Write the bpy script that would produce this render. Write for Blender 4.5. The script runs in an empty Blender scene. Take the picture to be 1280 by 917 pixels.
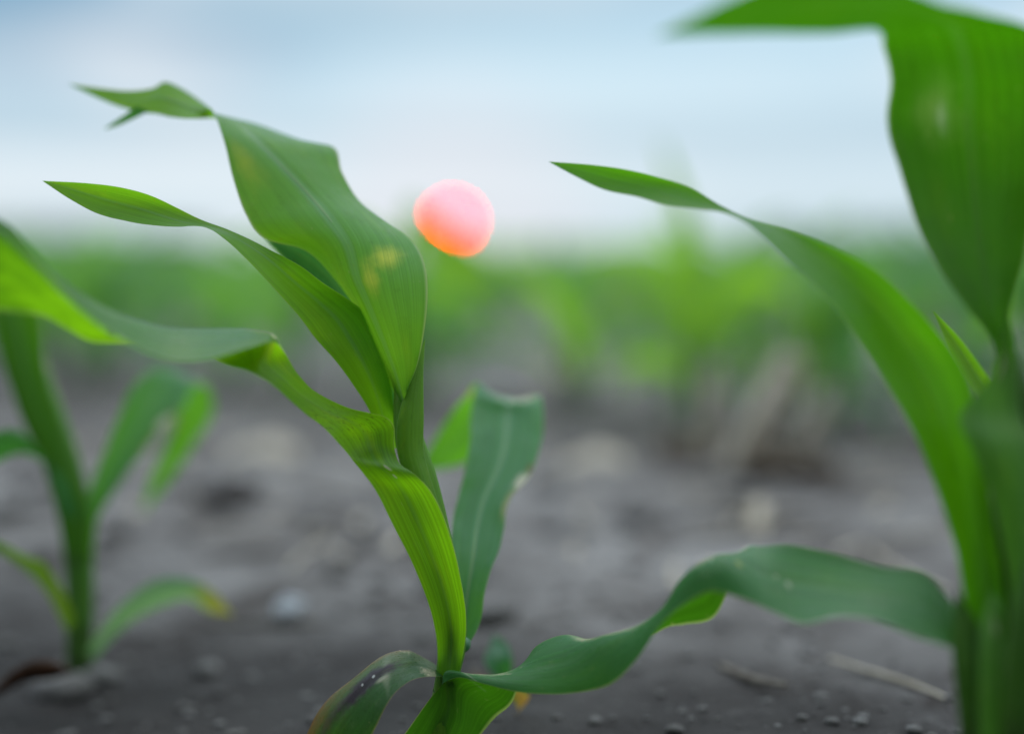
import bpy, bmesh, math, random
from mathutils import Vector, noise as mn
R = random.Random(7)
scene = bpy.context.scene
C = scene.collection

# ------------------------------------------------------------------ camera
F = 1778.0
CAM_H = 0.283
PITCH = math.radians(4.80)
cam_d = bpy.data.cameras.new("camera")
cam = bpy.data.objects.new("camera", cam_d)
C.objects.link(cam)
cam.location = (0, 0, CAM_H)
cam.rotation_euler = (math.pi/2 - PITCH, 0, 0)
cam_d.lens = 50.0
cam_d.sensor_width = 36.0
cam_d.clip_start = 0.01
cam_d.clip_end = 20000
cam_d.dof.use_dof = True
cam_d.dof.focus_distance = 0.775
cam_d.dof.aperture_fstop = 1.26
scene.camera = cam
FWD = Vector((0, math.cos(PITCH), -math.sin(PITCH)))
UP = Vector((0, math.sin(PITCH), math.cos(PITCH)))
RT = Vector((1, 0, 0))
O = Vector((0, 0, CAM_H))

def at(px, py, d):
    return O + d*(FWD + RT*((px-640)/F) + UP*((458.5-py)/F))

def ground_at(px, py):
    v = FWD + RT*((px-640)/F) + UP*((458.5-py)/F)
    return O + v*(-O.z/v.z)

# ------------------------------------------------------------------ helpers
def link(name, me, mat=None, parent=None):
    o = bpy.data.objects.new(name, me)
    C.objects.link(o)
    if mat: me.materials.append(mat)
    if parent is not None:
        o.parent = parent
    return o

def tag(o, label=None, cat=None, group=None, kind=None):
    if label: o["label"] = label
    if cat: o["category"] = cat
    if group: o["group"] = group
    if kind: o["kind"] = kind
    return o

def empty(name, loc):
    o = bpy.data.objects.new(name, None)
    o.empty_display_size = 0.05
    o.location = loc
    C.objects.link(o)
    return o

def shade(me, s=True):
    for p in me.polygons: p.use_smooth = s

def catmull(pts, t):
    """pts list of Vectors, t in 0..len-1"""
    n = len(pts)
    i = min(int(t), n-2); f = t-i
    p1, p2 = pts[i], pts[i+1]
    p0 = pts[i-1] if i > 0 else p1*2-p2
    p3 = pts[i+2] if i+2 < n else p2*2-p1
    f2, f3 = f*f, f*f*f
    return 0.5*((2*p1) + (p2-p0)*f + (2*p0-5*p1+4*p2-p3)*f2 + (3*p1-p0-3*p2+p3)*f3)

def blade_mesh(name, st, origin=Vector((0,0,0)), nu=16, nv=90, ruffle=0.0012, seed=0, ribs=0.0, v0=0.0):
    """st: list of (A, M, B) world points -> ribbon mesh with UVs (u across, v along)."""
    A = [s[0] for s in st]; M = [s[1] for s in st]; B = [s[2] for s in st]
    n = len(st)
    # arc-length table along M
    K = 12*(n-1)
    ts = [i*(n-1)/K for i in range(K+1)]
    ps = [(catmull(M, t)+catmull(A, t)+catmull(B, t))/3 for t in ts]
    L = [0.0]
    for i in range(K): L.append(L[-1] + (ps[i+1]-ps[i]).length + 1e-7)
    tot = L[-1]
    def t_of(s):
        for i in range(K):
            if L[i+1] >= s:
                f = (s-L[i])/(L[i+1]-L[i]); return ts[i] + f*(ts[i+1]-ts[i])
        return ts[-1]
    rows = []
    for j in range(nv+1):
        t = t_of(tot*j/nv)
        a, m, b = catmull(A, t), catmull(M, t), catmull(B, t)
        row = []
        for i in range(nu+1):
            q = -1 + 2*i/nu
            row.append(m + (b-a)*(q/2) + (a+b-2*m)*(q*q/2))
        rows.append(row)
    # ruffle along local normals, strongest at the margins
    out = []
    for j in range(nv+1):
        j0, j1 = max(j-1, 0), min(j+1, nv)
        r = []
        for i in range(nu+1):
            i0, i1 = max(i-1, 0), min(i+1, nu)
            du = rows[j][i1]-rows[j][i0]; dv = rows[j1][i]-rows[j0][i]
            nrm = du.cross(dv)
            if nrm.length > 1e-12: nrm.normalize()
            q = -1 + 2*i/nu
            s = tot*j/nv
            w = mn.noise(Vector((s*28, (1 if q > 0 else -1)*3.7+seed*9.1, seed*1.7)))
            w2 = mn.noise(Vector((s*75, q*1.5+seed*3.3, 4.2)))
            endf = min(1, j/8, (nv-j)/8)
            wid = min(1.0, (rows[j][nu]-rows[j][0]).length/0.03)
            disp = (w*ruffle*abs(q)**2*1.6 + w2*ruffle*0.3*abs(q) - 0.0011*ribs*math.exp(-(q/0.07)**2))*endf*wid
            r.append(rows[j][i] + nrm*disp)
        out.append(r)
    vs = [p-origin for r in out for p in r]
    fs = []
    for j in range(nv):
        for i in range(nu):
            k = j*(nu+1)+i
            fs.append((k, k+1, k+nu+2, k+nu+1))
    me = bpy.data.meshes.new(name)
    me.from_pydata(vs, [], fs)
    uv = me.uv_layers.new(name="UVMap")
    for p in me.polygons:
        for li in p.loop_indices:
            vi = me.loops[li].vertex_index
            uv.data[li].uv = ((vi % (nu+1))/nu, v0+(1-v0)*(vi//(nu+1))/nv)
    shade(me)
    mid = [r[nu//2]-origin for r in out]
    nr = []
    for j in range(nv+1):
        j0, j1 = max(j-1, 0), min(j+1, nv)
        du = out[j][nu//2+1]-out[j][nu//2-1]; dv = out[j1][nu//2]-out[j0][nu//2]
        v = du.cross(dv); 
        nr.append((v.normalized() if v.length > 1e-12 else Vector((0,0,1)), du.normalized() if du.length > 1e-12 else Vector((1,0,0))))
    return me, mid, nr

def midrib_mesh(mid, nr, r0=0.0016, upto=0.8, flip=1, start=0.0):
    """half-round rib, tapering towards the tip, standing 0.4 r proud of both faces"""
    k0 = int(len(mid)*start); k1 = int(len(mid)*upto); mid = mid[k0:k1]; nr = nr[k0:k1]; n = len(mid); vs = []; fs = []
    for j in range(n):
        f = j/(n-1); r = r0*min(1, .3+f*8 if start else 1)*(1-f)**0.7+0.00015
        no, du = nr[j]
        for k in range(8):
            a = k*math.pi/4
            vs.append(mid[j] + du*(math.cos(a)*r) + no*(math.sin(a)*r*0.45 + flip*r*0.25))
    for j in range(n-1):
        for k in range(8):
            fs.append((j*8+k, j*8+(k+1) % 8, (j+1)*8+(k+1) % 8, (j+1)*8+k))
    me = bpy.data.meshes.new("midrib"); me.from_pydata(vs, [], fs); shade(me)
    return me

def tube_mesh(name, pts, seg=16, origin=Vector((0,0,0)), cap=True, wob=0.0, seed=0):
    """pts: list of (Vector, radius); spline tube"""
    P = [p for p, r in pts]; Rr = [Vector((r, 0, 0)) for p, r in pts]
    n = len(pts); K = 8*(n-1)
    vs = []; fs = []
    for j in range(K+1):
        t = j*(n-1)/K
        p = catmull(P, t); r = max(catmull(Rr, t).x, 1e-5)
        d = catmull(P, min(t+.05, n-1)) - catmull(P, max(t-.05, 0))
        d.normalize()
        x = d.cross(Vector((0, 1, 0.13)));
        x.normalize(); y = d.cross(x)
        for k in range(seg):
            a = 2*math.pi*k/seg
            rr = r*(1+wob*mn.noise(Vector((math.cos(a)*1.5+seed, math.sin(a)*1.5, j*.35))))
            vs.append(p + x*math.cos(a)*rr + y*math.sin(a)*rr - origin)
    for j in range(K):
        for k in range(seg):
            fs.append((j*seg+k, j*seg+(k+1) % seg, (j+1)*seg+(k+1) % seg, (j+1)*seg+k))
    if cap:
        fs.append(tuple(range(seg))[::-1]); fs.append(tuple(K*seg+k for k in range(seg)))
    me = bpy.data.meshes.new(name); me.from_pydata(vs, [], fs)
    uv = me.uv_layers.new(name="UVMap")
    for p in me.polygons:
        for li in p.loop_indices:
            vi = me.loops[li].vertex_index
            uv.data[li].uv = ((vi % seg)/seg, (vi//seg)/K)
    shade(me)
    return me

# ------------------------------------------------------------------ materials
class NT:
    def __init__(s, tree):
        s.t = tree; s.n = tree.nodes; s.l = tree.links; s.n.clear()
    def new(s, ty, **k):
        nd = s.n.new(ty)
        for a, b in k.items(): setattr(nd, a, b)
        return nd
    def put(s, sock, v):
        if isinstance(v, bpy.types.NodeSocket): s.l.new(v, sock)
        elif isinstance(v, (tuple, list)):
            if len(v) == 3 and len(sock.default_value) == 4: v = (*v, 1)
            sock.default_value = v
        else: sock.default_value = v
    def math(s, op, a, b=0.0, c=0.0, clamp=False):
        nd = s.new('ShaderNodeMath', operation=op, use_clamp=clamp)
        for i, v in enumerate((a, b, c)): s.put(nd.inputs[i], v)
        return nd.outputs[0]
    def mix(s, f, a, b, blend='MIX'):
        nd = s.new('ShaderNodeMix', data_type='RGBA', blend_type=blend)
        s.put(nd.inputs[0], f); s.put(nd.inputs[6], a); s.put(nd.inputs[7], b)
        return nd.outputs[2]
    def rng(s, v, a, b, c=0.0, d=1.0, smooth=True):
        nd = s.new('ShaderNodeMapRange', interpolation_type='SMOOTHSTEP' if smooth else 'LINEAR')
        for i, x in enumerate((v, a, b, c, d)): s.put(nd.inputs[i], x)
        return nd.outputs[0]
    def noise(s, vec, scale, detail=3, rough=.5, dist=0.0):
        nd = s.new('ShaderNodeTexNoise')
        s.put(nd.inputs['Vector'], vec); s.put(nd.inputs['Scale'], scale)
        s.put(nd.inputs['Detail'], detail); s.put(nd.inputs['Roughness'], rough); s.put(nd.inputs['Distortion'], dist)
        return nd.outputs[0]
    def xyz(s, x, y, z):
        nd = s.new('ShaderNodeCombineXYZ')
        for i, v in enumerate((x, y, z)): s.put(nd.inputs[i], v)
        return nd.outputs[0]
    def sep(s, v):
        nd = s.new('ShaderNodeSeparateXYZ'); s.put(nd.inputs[0], v); return nd.outputs
    def bump(s, h, strength, dist):
        nd = s.new('ShaderNodeBump'); s.put(nd.inputs['Height'], h)
        nd.inputs['Strength'].default_value = strength; nd.inputs['Distance'].default_value = dist
        return nd.outputs[0]

def mat(name):
    m = bpy.data.materials.new(name); m.use_nodes = True
    return m, NT(m.node_tree)

def leaf_mat(name, base=(.06, .21, .035), lime=(.23, .56, .008), transl=.5, rough=.39, spots=(), edge=(.22, .36, .11),
             mid=(.16, .33, .12), midw=.022, midk=.6, yellow=.35, seed=0.0, kink=None, up='F', vk=1.0, blue=0.0, spec=1.0):
    m, t = mat(name)
    uv = t.new('ShaderNodeUVMap').outputs[0]
    u, v, _ = t.sep(uv)
    rnd = t.new('ShaderNodeObjectInfo').outputs['Random']
    sd = t.math('ADD', t.math('MULTIPLY', rnd, 37.0), seed)
    fine = t.noise(t.xyz(t.math('MULTIPLY', u, 95), t.math('MULTIPLY', v, 2.2), sd), 1.0, 2, .6)
    fine2 = t.noise(t.xyz(t.math('MULTIPLY', u, 22), t.math('MULTIPLY', v, 1.2), sd), 1.0, 1, .5)
    broad = t.noise(t.xyz(t.math('MULTIPLY', u, 2.6), t.math('MULTIPLY', v, 7), sd), 1.0, 3, .55)
    speck = t.noise(t.xyz(t.math('MULTIPLY', u, 24), t.math('MULTIPLY', v, 60), sd), 1.0, 3, .6)
    col = t.mix(t.math('MULTIPLY', t.rng(broad, .5, .8), yellow), base, tuple(c*k for c, k in zip(base, (2.1, 1.45, .55))))
    lm = t.mix(t.math('MULTIPLY', t.rng(broad, .5, .8), yellow), lime, tuple(c*k for c, k in zip(lime, (1.8, 1.2, 1.0))))
    # the upper face is bluish with a waxy sheen, the underside yellower and duller
    bf = t.new('ShaderNodeNewGeometry').outputs['Backfacing']
    upper = t.math('SUBTRACT', 1.0, bf) if up == 'F' else bf
    col = t.mix(upper, t.mix(1.0, col, (1.35, 1.05, .6), 'MULTIPLY'), t.mix(1.0, col, (.72, .86, 1.15), 'MULTIPLY'))
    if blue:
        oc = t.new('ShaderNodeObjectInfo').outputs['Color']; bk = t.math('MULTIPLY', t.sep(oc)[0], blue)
        col = t.mix(bk, col, (.055, .19, .11)); lm = t.mix(bk, lm, (.10, .32, .10))  # plant hue plus field haze, mixed into the leaf colour
    vein = t.math('ADD', t.rng(fine, .3, .7, 1-.17*vk, 1+.10*vk), t.rng(fine2, .3, .7, -.07*vk, .07*vk))
    col = t.mix(1.0, col, t.xyz(vein, vein, vein), 'MULTIPLY')
    lm = t.mix(1.0, lm, t.xyz(vein, vein, vein), 'MULTIPLY')
    # pale specks
    sp = t.math('MULTIPLY', t.rng(speck, .66, .76), .40)
    col = t.mix(sp, col, (.32, .36, .16)); lm = t.mix(sp, lm, (.40, .45, .10))
    dust = t.noise(t.xyz(t.math('MULTIPLY', u, 5), t.math('MULTIPLY', v, 14), t.math('ADD', sd, 5.0)), 1.0, 5, .75)
    col = t.mix(t.math('MULTIPLY', t.rng(dust, .55, .72), .22), col, (.26, .30, .15))
    col = t.mix(t.math('MULTIPLY', t.rng(dust, .45, .30), .35), col, tuple(c*.55 for c in base)); lm = t.mix(t.math('MULTIPLY', t.rng(dust, .45, .30), .35), lm, tuple(c*.6 for c in lime))
    # midrib and margin
    du = t.math('ABSOLUTE', t.math('SUBTRACT', u, .5))
    mm = t.math('MULTIPLY', t.rng(du, midw, midw*2.6, 1, 0), midk)
    col = t.mix(mm, col, mid); lm = t.mix(t.math('MULTIPLY', mm, .5), lm, (.10, .26, .03))
    em = t.math('MULTIPLY', t.rng(du, .478, .496), .75)
    col = t.mix(em, col, edge); lm = t.mix(em, lm, (.40, .50, .10))
    wob = t.noise(t.xyz(t.math('MULTIPLY', u, 7), t.math('MULTIPLY', v, 22), sd), 1.0, 4, .65)
    wb = t.math('MULTIPLY', t.math('SUBTRACT', wob, .5), 1.3)
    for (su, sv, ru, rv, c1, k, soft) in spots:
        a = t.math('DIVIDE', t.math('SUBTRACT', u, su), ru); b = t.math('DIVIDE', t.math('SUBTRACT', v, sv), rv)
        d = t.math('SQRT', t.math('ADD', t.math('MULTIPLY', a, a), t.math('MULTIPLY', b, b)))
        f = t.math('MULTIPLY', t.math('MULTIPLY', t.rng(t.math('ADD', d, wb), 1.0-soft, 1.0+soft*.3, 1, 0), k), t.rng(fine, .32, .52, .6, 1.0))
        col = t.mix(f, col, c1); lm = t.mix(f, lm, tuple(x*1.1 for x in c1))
    if kink:
        kv, kw = kink
        nz = t.noise(t.xyz(t.math('MULTIPLY', u, 30), t.math('MULTIPLY', v, 130), sd), 1.0, 4, .7)
        f = t.math('MULTIPLY', t.rng(nz, .56, .66), t.rng(t.math('ABSOLUTE', t.math('SUBTRACT', v, kv)), kw*.2, kw, 1, 0))
        f = t.math('MULTIPLY', f, .8)
        col = t.mix(f, col, (.035, .045, .008)); lm = t.mix(f, lm, (.05, .06, .01))
    h = t.math('ADD', t.math('MULTIPLY', fine, .6), t.math('MULTIPLY', speck, .12))
    bp = t.bump(h, .45, .0012)
    p = t.new('ShaderNodeBsdfPrincipled')
    t.put(p.inputs['Base Color'], col); t.put(p.inputs['Roughness'], t.math('ADD', t.rng(speck, .3, .7, rough-.08, rough+.06), t.math('MULTIPLY', upper, -.06)))
    t.put(p.inputs['Specular IOR Level'], t.math('ADD', .36*spec, t.math('MULTIPLY', upper, .30*spec)))
    t.put(p.inputs['Normal'], bp)
    tr = t.new('ShaderNodeBsdfTranslucent'); t.put(tr.inputs[0], lm)
    mx = t.new('ShaderNodeMixShader'); mx.inputs[0].default_value = transl
    t.l.new(p.outputs[0], mx.inputs[1]); t.l.new(tr.outputs[0], mx.inputs[2])
    o = t.new('ShaderNodeOutputMaterial'); t.l.new(mx.outputs[0], o.inputs[0])
    return m

def plain_mat(name, col, col2=None, rough=.8, scale=60, spec=.2, bump=.3, stretch=(1, 1, 1)):
    m, t = mat(name)
    co = t.new('ShaderNodeTexCoord').outputs['Object']
    mp = t.new('ShaderNodeMapping'); t.l.new(co, mp.inputs[0]); mp.inputs['Scale'].default_value = stretch
    nz = t.noise(mp.outputs[0], scale, 4, .6)
    p = t.new('ShaderNodeBsdfPrincipled')
    t.put(p.inputs['Base Color'], t.mix(t.rng(nz, .35, .68), col, col2 or tuple(c*1.5 for c in col)))
    p.inputs['Roughness'].default_value = rough; p.inputs['Specular IOR Level'].default_value = spec
    t.put(p.inputs['Normal'], t.bump(nz, bump, .004))
    o = t.new('ShaderNodeOutputMaterial'); t.l.new(p.outputs[0], o.inputs[0])
    return m

YEL = (.42, .44, .03); PALE = (.62, .58, .42); PURP = (.030, .012, .026); BRN = (.22, .11, .02); DK = (.03, .04, .008)
M_LEAF = leaf_mat("corn_leaf", up='B', base=(.07, .25, .03), transl=.55)
M_KINK = leaf_mat("corn_leaf_creased", up='B', base=(.075, .24, .03), lime=(.27, .60, .004), yellow=.5, kink=(.36, .055), midk=.25, transl=.55, vk=1.15,
                  spots=[(.62, .285, .05, .006, PALE, .8, .5), (.57, .27, .025, .004, PALE, .7, .5), (.60, .50, .22, .03, YEL, .5, 1.0),
                         (.10, .655, .05, .006, PALE, .7, .6), (.12, .67, .07, .010, DK, .7, .7), (.5, .93, 1.4, .24, (.025, .125, .004), .85, .8), (.5, 0.0, 1.6, .05, (.07, .25, .02), .8, 1.6)])  # tip darkened in colour to dim the sky light shining through it
M_PATCH = leaf_mat("corn_leaf_patched", up='F', edge=(.36, .50, .20), base=(.09, .30, .028), lime=(.26, .58, .010), yellow=.5, mid=(.17, .36, .17), midk=.55, midw=.024, vk=.7, rough=.46, spec=.55,
                   spots=[(.78, .235, .11, .030, (.60, .64, .06), 1.0, 1.2), (.63, .20, .08, .04, (.52, .58, .05), .95, 1.2), (.20, .49, .13, .06, (.40, .50, .04), .75, 1.2), (.40, .62, .2, .08, (.16, .40, .03), .4, 1.3)])
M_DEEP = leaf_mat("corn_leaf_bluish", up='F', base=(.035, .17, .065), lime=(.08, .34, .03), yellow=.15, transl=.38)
M_BITE = leaf_mat("corn_leaf_bitten", edge=(.12, .27, .07), up='F', base=(.05, .235, .06), lime=(.16, .46, .02), yellow=.25, mid=(.16, .36, .20), midk=.7, midw=.030, rough=.5, spec=.7,
                  spots=[(1.0, .37, .18, .030, PALE, .95, .35), (.95, .31, .07, .05, (.5, .42, .2), .6, .8), (.95, .40, .06, .02, BRN, .6, .7), (.02, .74, .14, .03, YEL, .6, .8)])
M_LOW = leaf_mat("corn_leaf_low", up='F', spec=.9, base=(.065, .26, .035), lime=(.055, .205, .003), yellow=.5, midk=.12, vk=1.0, rough=.40, edge=(.20, .30, .09),
                 spots=[(.45, .22, .05, .004, PALE, .6, .6), (.52, .235, .03, .004, PALE, .6, .6), (.40, .29, .06, .006, YEL, .6, .6), (.35, .33, .04, .003, PALE, .5, .6),
                        (.22, .75, .5, .004, PALE, .4, .8)])
M_OLD = leaf_mat("corn_leaf_aged", up='F', spec=.7, base=(.045, .13, .02), lime=(.06, .20, .004), yellow=.6, transl=.35, edge=(.28, .17, .06), midk=.0, vk=1.5,
                 spots=[(1.0, .62, .62, .55, (.10, .13, .008), .85, .9), (.50, .34, .42, .020, PALE, .45, 1.2), (.55, .42, .17, .16, PURP, 1.0, .5), (.60, .62, .10, .16, (.07, .05, .05), .6, .9), (.42, .36, .05, .03, PALE, .6, .8),
                        (.56, .39, .028, .006, (.75, .73, .7), .9, .4), (.57, .44, .026, .005, (.75, .73, .7), .9, .4),
                        (1.0, .78, .45, .28, BRN, .95, .9), (1.0, .5, .14, .32, BRN, .85, .8)])
M_YTIP = leaf_mat("corn_leaf_yellow_tip", up='F', base=(.14, .30, .17), lime=(.24, .44, .14), transl=.45, spots=[(.5, 1.0, .9, .30, (.42, .38, .02), .95, .4)])
M_ORTIP = leaf_mat("corn_leaf_orange_tip", up='F', base=(.08, .20, .03), lime=(.14, .32, .02), spots=[(.5, 1.0, .9, .45, (.45, .22, .04), .95, .5)])
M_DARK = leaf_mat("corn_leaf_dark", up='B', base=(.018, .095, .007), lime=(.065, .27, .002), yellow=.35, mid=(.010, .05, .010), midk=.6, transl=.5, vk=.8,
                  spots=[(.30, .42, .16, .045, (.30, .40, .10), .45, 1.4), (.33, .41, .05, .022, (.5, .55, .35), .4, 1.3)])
M_VIVID = leaf_mat("corn_leaf_vivid", up='B', base=(.05, .22, .010), lime=(.15, .52, .002), yellow=.25, midk=.1, transl=.55, vk=.7, spots=[(.5, 0.0, 1.6, .26, (.022, .11, .005), .85, 1.5)])  # dark base spot: shade around the whorl painted into the leaf colour
M_STALK = leaf_mat("corn_stalk", up='B', spec=.7, base=(.09, .28, .03), lime=(.19, .45, .01), transl=.32, midk=0, rough=.45, vk=.6)
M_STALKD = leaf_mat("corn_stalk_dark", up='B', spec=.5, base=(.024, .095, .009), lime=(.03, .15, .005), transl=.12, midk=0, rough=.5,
                    spots=[(.5, 0.0, 9, .34, (.022, .013, .010), .95, .8)])  # dark foot: lens falloff painted into the stalk colour
M_STALKL = leaf_mat("corn_stalk_dark_foot", up='B', spec=.7, base=(.055, .20, .04), lime=(.06, .24, .01), transl=.15, midk=0, rough=.5,
                    spots=[(.5, 0.0, 9, .22, (.03, .022, .014), .9, .9)])  # green stalk turning dark brown toward the foot
M_MAIN = leaf_mat("corn_leaf_deep_green", up='B', base=(.035, .14, .012), lime=(.09, .32, .004), transl=.42, vk=.7)  # deep green of the left plant's upright leaf
M_SHEATH = leaf_mat("corn_sheath", up='B', spec=.8, base=(.06, .22, .035), lime=(.10, .33, .008), transl=.42, midk=0, rough=.45, edge=(.22, .36, .2), vk=.8,
                    spots=[(.55, .82, .10, .05, (.5, .5, .28), .7, .9)])
M_RIB = leaf_mat("corn_midrib", up='F', base=(.11, .28, .09), lime=(.16, .40, .05), transl=.3, midk=0, yellow=0)
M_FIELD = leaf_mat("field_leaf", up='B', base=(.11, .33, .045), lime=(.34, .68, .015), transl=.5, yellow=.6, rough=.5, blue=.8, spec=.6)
M_FIELDS = leaf_mat("field_stalk", up='F', base=(.08, .19, .05), lime=(.1, .3, .02), transl=.15, midk=0)

# ------------------------------------------------------------------ soil
ROW_P = Vector((-.036, .79)); ROW_N = Vector((.47, .88)).normalized()
LDIP = [0.0]; LB = at(98, 850, 1.071)
def soil_h(x, y):
    r = math.hypot(x, y-1)
    k = 1.0 if r < 4 else max(0.0, 1-(r-4)/8)
    p = Vector((x, y, 0))
    d = (Vector((x, y))-ROW_P).dot(ROW_N)
    z = .010*mn.noise(p*3.1) + .007*mn.noise(p*8.3+Vector((3, 1, 0))) + .0045*max(0, mn.noise(p*23))*1.6 + .0022*mn.noise(p*60)
    z += -.004*math.exp(-(d/.12)**2)
    return z*k - .004 - LDIP[0]*math.exp(-((x-LB.x)**2+(y-LB.y)**2)/.045)
LDIP[0] = soil_h(LB.x, LB.y) - LB.z

def axis_pts(c, fine, n, far):
    # symmetric, finely spaced about c, growing outward to far
    a = []; k = math.asinh(far/fine)/n if False else None
    g = (far/fine)**(1.0/n)
    pts = [c]
    # geometric growth
    step = fine; x = c
    while x < c+far:
        x += step; pts.append(x); step *= 1.018 if x < c+4 else 1.12
    step = fine; x = c
    while x > c-far:
        x -= step; pts.insert(0, x); step *= 1.018 if x > c-4 else 1.12
    return pts
xs = axis_pts(0.0, .011, 200, 6000)
ys = axis_pts(1.0, .011, 200, 6000)
vs = [(x, y, soil_h(x, y)) for y in ys for x in xs]
nx = len(xs)
fs = [(j*nx+i, j*nx+i+1, (j+1)*nx+i+1, (j+1)*nx+i) for j in range(len(ys)-1) for i in range(nx-1)]
me = bpy.data.meshes.new("soil"); me.from_pydata(vs, [], fs); shade(me)
m, t = mat("dry_soil")
geo = t.new('ShaderNodeNewGeometry').outputs['Position']
x_, y_, z_ = t.sep(geo)
n1 = t.noise(geo, 2.2, 4, .6); n2 = t.noise(geo, 11, 5, .7, .4); n3 = t.noise(geo, 120, 4, .7); n4 = t.noise(geo, 430, 3, .7)
col = t.mix(t.rng(n1, .35, .65), (.100, .087, .080), (.240, .221, .209))
col = t.mix(t.rng(n2, .52, .72), col, (.32, .295, .28))
col = t.mix(t.math('MULTIPLY', t.rng(n2, .47, .34), .85), col, (.050, .037, .030))
col = t.mix(t.math('MULTIPLY', t.rng(n3, .5, .75), .5), col, (.28, .25, .235))
col = t.mix(t.math('MULTIPLY', t.rng(n3, .45, .25), .7), col, (.045, .04, .038))
# worked soil along the near row, lens falloff and plant shade painted in
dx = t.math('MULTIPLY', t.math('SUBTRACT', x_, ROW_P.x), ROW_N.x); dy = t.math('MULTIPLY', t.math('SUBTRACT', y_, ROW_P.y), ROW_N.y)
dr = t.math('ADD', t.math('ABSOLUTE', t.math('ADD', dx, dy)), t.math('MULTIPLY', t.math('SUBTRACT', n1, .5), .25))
row_shade = t.math('MULTIPLY', t.rng(dr, .05, .46, 1, 0), .92)
col = t.mix(row_shade, col, t.mix(.93, col, (.013, .0105, .010)))
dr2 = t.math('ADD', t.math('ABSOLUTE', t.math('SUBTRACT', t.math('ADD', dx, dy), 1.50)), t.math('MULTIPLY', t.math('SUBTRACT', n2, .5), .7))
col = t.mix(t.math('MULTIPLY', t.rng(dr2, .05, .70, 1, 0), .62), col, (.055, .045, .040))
p = t.new('ShaderNodeBsdfPrincipled'); t.put(p.inputs['Base Color'], col)
p.inputs['Roughness'].default_value = .92; p.inputs['Specular IOR Level'].default_value = .15
hh = t.math('ADD', t.math('MULTIPLY', n3, .7), t.math('MULTIPLY', n4, .3))
t.put(p.inputs['Normal'], t.bump(hh, .8, .006))
o_ = t.new('ShaderNodeOutputMaterial'); t.l.new(p.outputs[0], o_.inputs[0])
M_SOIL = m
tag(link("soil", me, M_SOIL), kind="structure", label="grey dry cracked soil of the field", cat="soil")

# loose crumbs of soil: nobody could count them
bm = bmesh.new()
M_CRUMB = plain_mat("soil_crumb", (.10, .09, .084), (.19, .176, .168), .95, 40)
def lump(bm, c, r, seed, flat=.65, sub=1):
    g = bmesh.ops.create_icosphere(bm, subdivisions=sub, radius=r)
    for v in g['verts']:
        k = 1+.45*mn.noise(v.co/r*1.1+Vector((seed, 0, 0)))
        v.co = Vector((v.co.x*k*1.15, v.co.y*k, v.co.z*k*flat)) + c
for i in range(3000):
    d = (.72 + 2.4*R.random()**1.7) if i < 2800 else 1.0+2.0*R.random()
    px = R.uniform(-150, 1430)
    X = (px-640)/F*d; Y = d
    r = (.001+.0042*R.random()**3.5) if i < 2800 else .008+.016*R.random()**2
    lump(bm, Vector((X, Y, soil_h(X, Y)+r*.25)), r, R.random()*50)
me = bpy.data.meshes.new("soil_crumbs"); bm.to_mesh(me); bm.free(); shade(me)
tag(link("soil_crumbs", me, M_CRUMB), kind="stuff", label="loose grey crumbs of dry soil", cat="soil")

# ------------------------------------------------------------------ near corn plants
KST = [1.3]
def sp(d):
    return .775 + (d-.775)*KST[0]
def S(ax, ay, bx, by, d, dd=0.0, f=0.0, mx=None, my=None):
    """front-facing station: A and B pixels, axis depth d, B-A depth difference dd, midrib depth offset f"""
    if mx is None: mx, my = (ax+bx)/2, (ay+by)/2
    d = sp(d)
    return (at(ax, ay, d-dd/2), at(mx, my, d+f), at(bx, by, d+dd/2))
def T(a, m, b):
    return tuple(at(x, y, sp(d)) for x, y, d in (a, m, b))
def tip(x, y, d):
    p = at(x, y, sp(d)); e = Vector((.0002, 0, 0)); return (p-e, p, p+e)

def add_leaf(root, st, mt, seed, label=None, rib=0.0, ruffle=.0012, ribflip=1, rstart=0.0, nv=110, nu=20, name="leaf"):
    org = root.location.copy()
    me, mid, nr = blade_mesh(name, st, org, nu=nu, nv=nv, ruffle=ruffle, seed=seed, ribs=0.6 if rib else 0.3)
    o = link(name, me, mt, root)
    if label: o["label"] = label
    if rib:
        link("midrib", midrib_mesh(mid, nr, rib, flip=ribflip, start=rstart), M_RIB, o)
    return o

# ---- middle plant
base = at(545, 950, .79); base.z = soil_h(base.x, base.y)
mp = empty("corn_plant", base)
tag(mp, "sharply focused young corn plant in the middle, with a creased lowest long leaf", "corn plant")
stalk = link("stalk", tube_mesh("stalk", [(at(543, 960, .79), .0058), (at(548, 900, .79), .0058), (at(556, 860, .79), .0062), (at(561, 835, .79), .0068), (at(564, 800, .79), .0082),
        (at(557, 735, .79), .0088), (at(542, 665, .79), .0092), (at(526, 600, .79), .0092), (at(511, 545, .79), .0080),
        (at(509, 490, .79), .0074), (at(512, 440, .79), .0062), (at(508, 400, .80), .003)], 20, base), M_STALK, mp)
link("leaf_collar", tube_mesh("leaf_collar", [(at(575, 812, .796), .0035), (at(577, 806, .797), .0050), (at(579, 799, .799), .0045)], 16, base), M_RIB, stalk)
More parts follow.
